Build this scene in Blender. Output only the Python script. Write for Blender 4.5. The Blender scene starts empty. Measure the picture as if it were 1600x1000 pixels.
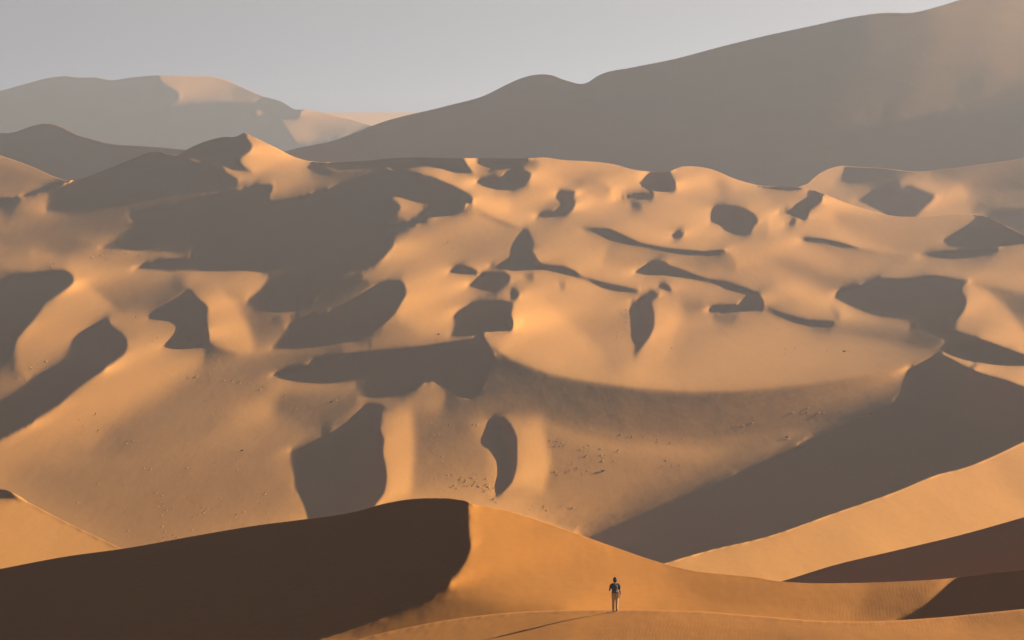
import bpy, bmesh, math, random
import numpy as np
from mathutils import Vector, Matrix

scene = bpy.context.scene
# ---------------------------------------------------------------- camera
CAM_Z = 100.0
cam_data = bpy.data.cameras.new('camera'); cam = bpy.data.objects.new('camera', cam_data)
scene.collection.objects.link(cam); scene.camera = cam
cam.location = (0, 0, CAM_Z); cam.rotation_euler = (math.radians(90), 0, 0)
cam_data.sensor_width = 36.0; cam_data.sensor_fit = 'HORIZONTAL'
cam_data.lens = 4500.0*36.0/1600.0
cam_data.shift_y = -(500-150)/1600.0
cam_data.clip_start = 1.0; cam_data.clip_end = 60000.0
# ---------------------------------------------------------------- sky and sun
SUN_EL = math.atan(0.30); SUN_PHI = math.radians(30)
world = bpy.data.worlds.new('World'); scene.world = world; world.use_nodes = True
nt = world.node_tree; nt.nodes.clear()
sky = nt.nodes.new('ShaderNodeTexSky'); sky.sky_type = 'NISHITA'; sky.sun_disc = False
sky.sun_elevation = SUN_EL; sky.sun_rotation = math.pi/2-SUN_PHI
sky.altitude = 2600; sky.air_density = 0.045; sky.dust_density = 3.0; sky.ozone_density = 0.5
hs = nt.nodes.new('ShaderNodeHueSaturation'); hs.inputs['Saturation'].default_value = 0.75
bg = nt.nodes.new('ShaderNodeBackground'); bg.inputs['Strength'].default_value = 0.05
wo = nt.nodes.new('ShaderNodeOutputWorld')
nt.links.new(sky.outputs[0], hs.inputs['Color']); nt.links.new(hs.outputs[0], bg.inputs['Color']); nt.links.new(bg.outputs[0], wo.inputs['Surface'])
sun_data = bpy.data.lights.new('sun', 'SUN'); sun = bpy.data.objects.new('sun', sun_data); scene.collection.objects.link(sun)
sun_data.energy = 5.0; sun_data.angle = math.radians(0.5); sun_data.color = (1.0, 0.94, 0.74)
sun.rotation_euler = (0, math.pi/2-SUN_EL, SUN_PHI); sun.location = (400, 300, 400)
vs = scene.view_settings; vs.view_transform = 'Standard'; vs.look = 'None'; vs.exposure = 1.45; vs.gamma = 1.0; vs.use_curve_mapping = False

# ---------------------------------------------------------------- small helpers
def link(o, parent=None):
    scene.collection.objects.link(o)
    if parent is not None: o.parent = parent
    return o
def tag(o, label, cat, group=None):
    o['label'] = label; o['category'] = cat
    if group: o['group'] = group
    return o
def new_mat(name):
    m = bpy.data.materials.new(name); m.use_nodes = True
    t = m.node_tree; p = t.nodes['Principled BSDF']
    return m, t, p

K = 0.30            # tangent of the sun's height: fall of a shadow per unit run
FPX = 4500.0        # focal length in plate units
VH = 150.0          # row of the level line
CE = 1/math.sqrt(1+K*K)
F = np.float32
PHI = math.radians(30)   # the sun stands this far beyond square-on, behind the dunes
def turn(u, v):
    """sight line seen from a plate turned square to the sun: column, row, and depth ratio"""
    x = (np.asarray(u, float)-800)/FPX; y = math.cos(PHI)-x*math.sin(PHI)
    return 800+FPX*((x*math.cos(PHI)+math.sin(PHI))/y-math.tan(PHI)), VH+(np.asarray(v, float)-VH)/y, y
def tp(poly):
    P = np.asarray(poly, float); a, b, _ = turn(P[:,0], P[:,1]); return np.stack([a, b], 1)
def unturn_y(U):
    t = (np.asarray(U, float)-800)/FPX+math.tan(PHI); x = (t*math.cos(PHI)-math.sin(PHI))/(math.cos(PHI)+t*math.sin(PHI))
    return math.cos(PHI)-x*math.sin(PHI)
WQ = .5
KE = .97
ITS = (220, 150, 70, 36, 24); OUT = (9, 6, 4, 2, 2)
BS = .68
NA = 1.0
RMIN = 1.5
SB = 3.0
WB = 2e-8
WP, WL, WSH, WR = 1.2, 1.2, .15, .04
LEN = (1.5, 3., 1.)

def pip(poly, X, Y):
    P = np.asarray(poly, float); out = np.zeros(X.shape, bool)
    if X.size == 0: return out
    a, b = np.searchsorted(X[0], (P[:,0].min(), P[:,0].max()))
    if b <= a or X.shape[0] == 0: return out
    y0 = Y[:,a:b]; jj, ii = np.nonzero((y0 >= P[:,1].min()) & (y0 <= P[:,1].max())); ii = ii+a
    if len(jj) == 0: return out
    x, y = X[jj, ii], Y[jj, ii]; c = np.zeros(len(x), bool)
    a, b = P, np.roll(P, -1, 0)
    for (x0, y0), (x1, y1) in zip(a, b):
        if y0 == y1: continue
        c ^= ((y0 > y) != (y1 > y)) & (x < (x1-x0)*(y-y0)/(y1-y0)+x0)
    out[jj, ii] = c
    return out

def smooth_curve(pts, u):
    """Catmull-Rom-like monotone curve through the outline, so ridges are not faceted."""
    P = np.asarray(pts, float); x, y = P[:,0], P[:,1]
    d = np.diff(y)/np.diff(x); h = np.diff(x)
    m = np.empty(len(x)); m[0], m[-1] = d[0], d[-1]
    m[1:-1] = (d[:-1]*h[1:]+d[1:]*h[:-1])/(h[1:]+h[:-1])
    sharp = np.abs(np.diff(d)) > .55            # keep real peaks sharp
    k = np.clip(np.searchsorted(x, u)-1, 0, len(h)-1); t = np.clip((u-x[k])/h[k], 0, 1); H = h[k]
    m0, m1 = m[k].copy(), m[k+1].copy()
    sh = np.zeros(len(x), bool); sh[1:-1] = sharp
    m0 = np.where(sh[k], d[k], m0); m1 = np.where(sh[k+1], d[k], m1)
    return ((2*t**3-3*t**2+1)*y[k]+(t**3-2*t**2+t)*H*m0+(-2*t**3+3*t**2)*y[k+1]+(t**3-t**2)*H*m1)

def blur(a, n):
    n = int(round(n))
    if n < 1: return a
    for ax in (0, 1):
        for _ in range(2):
            w = 2*n+1; pad = [(0,0),(0,0)]; pad[ax] = (n+1, n)
            c = np.cumsum(np.pad(a, pad, mode='edge'), axis=ax, dtype=np.float64)
            a = (np.take(c, range(w, c.shape[ax]), axis=ax)-np.take(c, range(0, c.shape[ax]-w), axis=ax))/w
    return a

def cg(A, b, x, n):
    r = b-A(x); p = r.copy(); rs = float((r*r).sum()); r0 = rs
    for _ in range(n):
        Ap = A(p); d = float((p*Ap).sum())
        if d <= 0: break
        al = rs/d; x = x+al*p; r = r-al*Ap; rn = float((r*r).sum())
        if rn < 1e-7*r0: break
        p = r+(rn/rs)*p; rs = rn
    return x

def resample(pu, pw, A, u, w):
    fi = np.clip((u-pu[0])/(pu[1]-pu[0]), 0, len(pu)-1.001); fj = np.clip((w-pw[0])/(pw[1]-pw[0]), 0, len(pw)-1.001)
    i0 = fi.astype(int); k0 = fj.astype(int); ti = (fi-i0)[None,:].astype(A.dtype); tj = (fj-k0)[:,None].astype(A.dtype)
    C = A[:, i0]*(1-ti)+A[:, i0+1]*ti
    return C[k0]*(1-tj)+C[k0+1]*tj

class Layer:
    def __init__(s, spec, name):
        s.name = name; s.raw = spec
        c0, c1 = spec.get('u0', -320), spec.get('u1', 1900); cols = np.arange(c0, c1+1, 40.)
        fl = np.interp(cols, *np.array(spec['floor'], float).T) if 'floor' in spec else np.full(len(cols), float(spec['bottom']))
        s.spec = sp = dict(spec); sp['sil'] = tp(spec['sil']); sp['floor'] = tp(np.stack([cols, fl], 1))
        for k in ('shadow', 'hole', 'jump', 'crease'): sp[k] = [tp(P) for P in spec.get(k, [])]
        sp['tone'] = [(tp(t[0]), t[1], t[2], tp(t[3]) if len(t) > 3 else None) for t in spec.get('tone', [])]
        sp['facet'] = [(tp(t[0]), t[1], t[2]) for t in spec.get('facet', [])]
        sp['slope'] = [(tp(P), r) for P, r in spec.get('slope', [])]
        sp['lit'] = [(*[float(z) for z in turn(x, y)[:2]], b) for x, y, b in spec['lit']]
        sp['vref'] = float(turn(800, spec['vref'])[1])
        s.U0, s.U1 = float(turn(c0, 0)[0]), float(turn(c1, 0)[0])
        s.top = sp['sil'][:,1].min()-8; s.bot = sp['floor'][:,1].max()
        s.rho = None
    def grid(s, q):
        ni = int((s.U1-s.U0)/q)+1
        w0 = s.top+K*(0); w1 = s.bot+K*(s.U1-s.U0)
        nj = int((w1-w0)/q)+1
        u = s.U0+q*np.arange(ni); w = w0+q*np.arange(nj)
        U = np.broadcast_to(u, (nj, ni)); V = w[:,None]-K*(u-s.U0)[None,:]
        return u, w, U, V
    def window(s, P, pad, u, w, q):
        a, b = np.searchsorted(u, (P[:,0].min()-pad, P[:,0].max()+pad)); ws = P[:,1]+K*(P[:,0]-s.U0)
        # the window must hold the outline's whole box of rows, so take the corners too
        c, d = np.searchsorted(w, (ws.min()-pad*1.5-2*q, ws.max()+pad*1.5+2*q))
        return slice(c, d), slice(a, b)
    def solve(s, qs=(20, 10, 5, 2.5, 1.4), its=None, outer=None, verbose=False):
        its = its or ITS; outer = outer or OUT
        sp = s.spec; prev = None
        for q, it, no in zip(qs, its, outer):
            u, w, U, V = s.grid(q)
            sil = smooth_curve(sp['sil'], u)[None,:]
            dom = (V >= sil-q*1.01) & (V <= np.interp(u, sp['floor'][:,0], sp['floor'][:,1])[None,:])
            sh = np.zeros(U.shape, bool)
            for P in sp['shadow']: z = s.window(P, 4, u, w, q); sh[z] |= pip(P, U[z], V[z])
            for P in sp.get('hole', []): z = s.window(P, 4, u, w, q); sh[z] &= ~pip(P, U[z], V[z])
            sh &= dom
            # incidence wanted on lit ground
            cu, cw = np.arange(u[0], u[-1]+12, 12.), np.arange(w[0], w[-1]+12, 12.); CU = np.broadcast_to(cu, (len(cw), len(cu))); CV = cw[:,None]-K*(cu-s.U0)[None,:]
            num = np.full(CU.shape, 1e-4*.45); den = np.full(CU.shape, 1e-4)
            for (x, y, b) in sp['lit']:
                r2 = (CU-x)**2+(CV-y)**2
                g = np.exp(-((CU-x)**2+(1.6*(CV-y))**2)/(2*45.**2))+1e-3/(1+r2/1e4)
                num += g*b; den += g
            B = resample(cu, cw, num/den, u, w)
            for P, b, soft, cut in sp['tone']:
                z = s.window(P, 3*soft+8, u, w, q); m = pip(P, U[z], V[z]).astype(float)
                if m.size == 0: continue
                if cut is None: m = blur(m, soft/q)
                else:
                    c = pip(cut, U[z], V[z]).astype(float); m = np.where(c > 0, blur(m*c, soft/q)/np.maximum(blur(c, soft/q), 1e-3), 0)
                B[z] = B[z]*(1-m)+b*m
            B = B*BS
            for P, b, soft in sp['facet']:
                z = s.window(P, 3*soft+8, u, w, q); m = pip(P, U[z], V[z]).astype(float)
                if m.size: m = blur(m, soft/q); B[z] = B[z]*(1-m)+b*m
            if sp.get('gain'): B = np.where(B > .1, np.clip(.29+sp['gain']*(B-.33), .09, .75), B)
            R0 = np.full(U.shape, float(sp['r0']))
            for P, r in sp.get('slope', []):
                z = s.window(P, 3*SB+8, u, w, q); m = pip(P, U[z], V[z]).astype(float)
                if m.size: m = blur(m, SB/q); R0[z] = R0[z]*(1-m)+r*m
            jump = np.zeros(U.shape, bool)
            for L in sp.get('jump', []):
                L = np.asarray(L, float); yl = np.interp(u, L[:,0], L[:,1]); inside = (u >= L[0,0]) & (u <= L[-1,0])
                jump |= inside[None,:] & (np.abs(V-yl[None,:]) <= q*.75)
            # edges along the sun lines, and straight down
            es = dom[:,:-1] & dom[:,1:] & ~jump[:,:-1] & ~jump[:,1:]
            ev = dom[:-1] & dom[1:] & ~jump[:-1] & ~jump[1:]
            she = sh[:,:-1] & sh[:,1:]
            lite = ~sh[:,:-1] & ~sh[:,1:]
            # shadow runs
            d = np.diff(np.pad(sh.astype(np.int8), ((0,0),(1,1))), axis=1)
            j0, a = np.nonzero(d == 1); j1, b = np.nonzero(d == -1); b = b-1      # run a..b inclusive
            nI = U.shape[1]
            openl = (a == 0) | ~dom[j0, np.maximum(a-1, 0)]
            openr = (b == nI-1) | ~dom[j0, np.minimum(b+1, nI-1)]
            a2 = np.maximum(a-1, 0); b2 = np.minimum(b+1, nI-1)
            closed = ~openl & (b > a) & ~openr
            # end of run at a skyline: crest is the last shaded sample itself
            closed2 = ~openl & (b > a) & openr
            width = (b-a+1).astype(float)*q
            bump = np.zeros(U.shape)
            for jj, aa, bb, wd, ol in zip(j0, a, b, width, openl):
                n = bb-aa
                if n < 1: continue
                c = min(1.1, 70/wd); t = (np.arange(n)+.5)/n
                bump[jj, aa:bb] = np.where(t < .55, c, -c*.55/.45)
            for jj, aa, bb, o_ in zip(j0, a, b, openr & ~openl):
                if o_: bump[jj, aa:bb] = np.minimum(bump[jj, aa:bb], .3)
            if sp.get('alldark'): bump[:] = -.35
            pj = np.concatenate([j0[closed], j0[closed2]]); pa = np.concatenate([a2[closed], a2[closed2]]); pb = np.concatenate([b2[closed], b[closed2]])
            wpair = np.full(len(pj), WP, F)
            crest = np.full(U.shape, -1, np.int32); prof = np.zeros(U.shape, F)
            for jj, aa, bb, wd, ol, orr in zip(j0, a, b, width, openl, openr):
                cidx = bb if orr else min(bb+1, nI-1)
                crest[jj, aa:bb+1] = cidx
                t = (np.arange(aa, bb+1)-aa+1)/(bb-aa+2.); prof[jj, aa:bb+1] = np.minimum(.35*wd, 14)*4*t*(1-t)
            crest[:, -1] = -1
            edge = np.zeros(U.shape); edge[:,1:] += (sh[:,:-1] & ~sh[:,1:])*1.0; edge[:,:-1] += edge[:,1:]
            for L in sp['crease']:
                L = np.asarray(L, float); yl = np.interp(u, L[:,0], L[:,1]); ins = (u >= L[0,0]) & (u <= L[-1,0])
                edge += ins[None,:] & (np.abs(V-yl[None,:]) <= q*.6)
            keep = 1-np.clip(blur(edge, 1 if q <= 4 else 0)*1.5, 0, KE)
            # base
            Rv = R0.copy(); rb = FPX*math.log(sp['D0'])+sp['r0']*(sp['vref']-V)+FPX*np.log(unturn_y(u))[None,:]
            if sp.get('slope'):
                col = np.cumsum(-(R0-sp['r0'])*q, axis=0); ref = np.argmin(np.abs(V-sp['vref']), axis=0)
                rb = rb+col-col[ref, np.arange(nI)][None,:]; rb = blur(rb, 30/q)
            if prev is None: rho = rb.copy()
            else:
                rho = resample(*prev, u, w)
            wl, wsh, wr, wb = WL, WSH, WR, WB*q*q
            wvv, wmx, wss = [min(WL*(l/q)**2, 12.) for l in sp.get('len', LEN)]
            kvv = keep[1:-1]*(dom[:-2] & dom[1:-1] & dom[2:]); kss = keep[:,1:-1]*(dom[:,:-2] & dom[:,1:-1] & dom[:,2:])
            kmx = np.minimum(keep[1:,1:], keep[:-1,:-1])*(dom[1:,1:] & dom[:-1,1:] & dom[1:,:-1] & dom[:-1,:-1])
            jm = ~jump; kvv = kvv*(jm[:-2]&jm[1:-1]&jm[2:]); kss = kss*(jm[:,:-2]&jm[:,1:-1]&jm[:,2:]); kmx = kmx*(jm[1:,1:]&jm[:-1,1:]&jm[1:,:-1]&jm[:-1,:-1])
            kvv, kss, kmx = kvv*wvv, kss*wss, kmx*wmx
            Z0 = F(FPX*math.log(sp['D0'])); rho = (rho-Z0).astype(F); rb = (rb-Z0).astype(F); domf = dom.astype(F); kvv, kss, kmx = kvv.astype(F), kss.astype(F), kmx.astype(F)
            for o in range(no):
                ps = np.diff(rho, axis=1)/q; r = -np.diff(rho, axis=0)/q
                rr = np.clip(np.pad(r, ((0,1),(0,0)), mode='edge'), 1.0, 25)
                pc = np.pad(ps, ((0,0),(0,1)), mode='edge'); dx = np.clip(pc-K*rr, -6, 8)
                N = np.sqrt(1+dx*dx+rr*rr)
                Nb = NA*np.clip(blur(N, 4/q), 1.3, 14)+(1-NA)*np.sqrt(1+R0**2)
                P = (B*Nb/CE)[:,:-1]
                Ws = np.zeros(ps.shape); Ts = np.zeros(ps.shape)
                m = es & lite; Ws[m] = wl/np.maximum(1, Nb[:,:-1][m]/5)**2; Ts[m] = P[m]
                pmin = np.where(B[:,:-1] > .06, np.minimum(.25, .35*P), -.3)
                bad = m & (ps < pmin); Ws[bad] = 3.0; Ts[bad] = pmin[bad]+.1
                m = es & she; Ws[m] = wsh if not sp.get('alldark') else .3; Ts[m] = bump[:,:-1][m]
                Wv = np.where(ev, wr, 0.); Tv = .5*(R0[:-1]+R0[1:])
                if o or prev is not None:
                    rmin = RMIN
                    bad = ev & (r < rmin); Wv = np.where(bad, 4.0, Wv); Tv = np.where(bad, rmin+.15, Tv)
                    bad = ev & (r > 22); Wv = np.where(bad, .4, Wv); Tv = np.where(bad, 20, Tv)
                bad = es & lite & (ps > .78*Nb[:,:-1]/CE); Ws[bad] = 1.0; Ts[bad] = (.72*Nb[:,:-1]/CE)[bad]
                # shaded ground must lie under its grazing ray, lit ground must clear every crest sunward of it
                cj, ci = np.nonzero((crest >= 0) & dom); cc = crest[cj, ci]; mk = ci != cc; cj, ci, cc = cj[mk], ci[mk], cc[mk]
                df = rho[cj, ci]-rho[cj, cc]; mk = df < prof[cj, ci]
                hj, hx, hc, ht = cj[mk], ci[mk], cc[mk], prof[cj, ci][mk]
                big = np.where(dom, rho, 1e6).astype(F); rev = big[:,::-1]; ms = np.minimum.accumulate(rev, axis=1)
                idx = np.maximum.accumulate(np.where(rev <= ms, np.arange(nI)[None,:], 0), axis=1)
                ms = ms[:,::-1]; am = nI-1-idx[:,::-1]
                lj, li = np.nonzero(dom[:,:-1] & ~sh[:,:-1] & (B[:,:-1] > .05) & (big[:,:-1] > ms[:,1:]+.15))
                lc = am[lj, li+1]
                qj = np.concatenate([hj, lj]); qa = np.concatenate([hx, li]); qb = np.concatenate([hc, lc])
                qt = np.concatenate([ht, np.full(len(lj), -.3, F)]).astype(F); qw = np.full(len(qj), WQ, F)
                fa = qj*nI+qa; fb = qj*nI+qb; npx = U.size
                Ws, Wv, Ts, Tv = Ws.astype(F), Wv.astype(F), Ts.astype(F), Tv.astype(F)
                def A(x):
                    y = F(wb)*x*domf
                    g = Ws*np.diff(x, axis=1); y[:,1:] += g; y[:,:-1] -= g
                    g = Wv*np.diff(x, axis=0); y[1:] += g; y[:-1] -= g
                    g = kvv*(x[:-2]-2*x[1:-1]+x[2:]); y[:-2] += g; y[1:-1] -= 2*g; y[2:] += g
                    g = kss*(x[:,:-2]-2*x[:,1:-1]+x[:,2:]); y[:,:-2] += g; y[:,1:-1] -= 2*g; y[:,2:] += g
                    g = kmx*(x[1:,1:]-x[:-1,1:]-x[1:,:-1]+x[:-1,:-1]); y[1:,1:] += g; y[:-1,1:] -= g; y[1:,:-1] -= g; y[:-1,:-1] += g
                    g = wpair*(x[pj,pb]-x[pj,pa]); gq = qw*(x[qj,qa]-x[qj,qb])
                    y += np.bincount(pairf, np.concatenate([g, -g, gq, -gq]), npx).astype(F).reshape(y.shape)
                    return y
                rhs = F(wb)*rb*domf
                g = Ws*Ts*F(q); rhs[:,1:] += g; rhs[:,:-1] -= g
                g = -Wv*Tv*F(q); rhs[1:] += g; rhs[:-1] -= g
                gq = qw*qt; rhs += np.bincount(np.concatenate([fa, fb]), np.concatenate([gq, -gq]), npx).astype(F).reshape(rhs.shape)
                pairf = np.concatenate([pj*nI+pb, pj*nI+pa, fa, fb])
                rho = cg(A, rhs, rho, it)
            rho = rho.astype(np.float64)+Z0
            # outside the domain: carry the rim outward so that resampling is safe
            prev = (u, w, np.where(dom, rho, rho))
            if verbose and 0:
                print(s.name, q, 'r', np.percentile(-np.diff(rho,axis=0)[ev]/q, [1,10,50,90,99]).round(2), 'D', np.exp(rho[dom].min()/FPX).round(1), np.exp(rho[dom].max()/FPX).round(1))
        s.u, s.w, s.rho, s.dom, s.sh, s.U, s.V, s.q, s.B = u, w, rho, dom, sh, U, V, q, B
        return s
    def comb(s, reach=5.0):
        """draw the field out along each crest so that crest lines run clean"""
        sh = s.sh.astype(float); edge = np.zeros(sh.shape); e = s.sh[:,:-1] & ~s.sh[:,1:]; edge[:,:-1] += e; edge[:,1:] += e
        g = blur(sh, max(1, 4/s.q)); gi = np.gradient(g, axis=1); gj = np.gradient(g, axis=0); gu = gi+K*gj
        for L in s.spec['crease']:
            yl = np.interp(s.u, L[:,0], L[:,1]); sl = np.gradient(yl, s.u); ins = (s.u >= L[0,0]) & (s.u <= L[-1,0])
            m = ins[None,:] & (np.abs(s.V-yl[None,:]) <= 4*s.q); edge = np.maximum(edge, m*1.0)
            gu = np.where(m, -sl[None,:], gu); gj = np.where(m, 1.0, gj)
        m = (blur(edge, 3) > .004) & s.dom & (np.hypot(gu, gj) > 1e-4)
        jj, ii = np.nonzero(m); n = np.hypot(gu[jj,ii], gj[jj,ii]); tx, ty = -gj[jj,ii]/n, gu[jj,ii]/n
        U0, V0 = s.U[jj,ii], s.V[jj,ii]; acc = np.zeros(len(jj)); wt = np.zeros(len(jj)); D = s.dom.astype(float)
        for tau in np.linspace(-reach, reach, 9):
            w = math.exp(-(tau/reach)**2*1.5)*(s.grid_at(U0+tau*tx, V0+tau*ty, D) > .98)
            acc += w*s.grid_at(U0+tau*tx, V0+tau*ty); wt += w
        R = s.rho.copy(); ok = wt > 1e-6; R[jj[ok], ii[ok]] = acc[ok]/wt[ok]; s.rho = R
        return s
    def grid_at(s, U, V, A=None):
        """value of the solved field on turned coordinates"""
        R = s.rho if A is None else A
        fi = np.clip((U-s.U0)/s.q, 0, len(s.u)-1.001); W = V+K*(U-s.U0); fj = np.clip((W-s.w[0])/s.q, 0, len(s.w)-1.001)
        i0 = fi.astype(int); j0 = fj.astype(int); ti, tj = fi-i0, fj-j0
        return (R[j0,i0]*(1-ti)+R[j0,i0+1]*ti)*(1-tj)+(R[j0+1,i0]*(1-ti)+R[j0+1,i0+1]*ti)*tj
    def depth(s, u, v):
        a, b, y = turn(u, v); return np.exp(s.grid_at(a, b)/FPX)/y
    def preview(s):
        """incidence with cast shadow on the solver grid"""
        R = np.where(s.dom, s.rho, np.inf); q = s.q
        ms = np.minimum.accumulate(R[:,::-1], axis=1)[:,::-1]
        lit = R <= np.pad(ms[:,1:], ((0,0),(0,1)), constant_values=np.inf)+.3
        p = np.pad(np.diff(s.rho,axis=1)/q, ((0,0),(0,1)), mode='edge'); r = np.pad(-np.diff(s.rho,axis=0)/q, ((0,1),(0,0)), mode='edge')
        dx = p-K*r
        c = CE*p/np.sqrt(1+dx*dx+r*r)
        return np.where(lit & s.dom, np.clip(c, 0, 1), 0), s.dom
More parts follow.
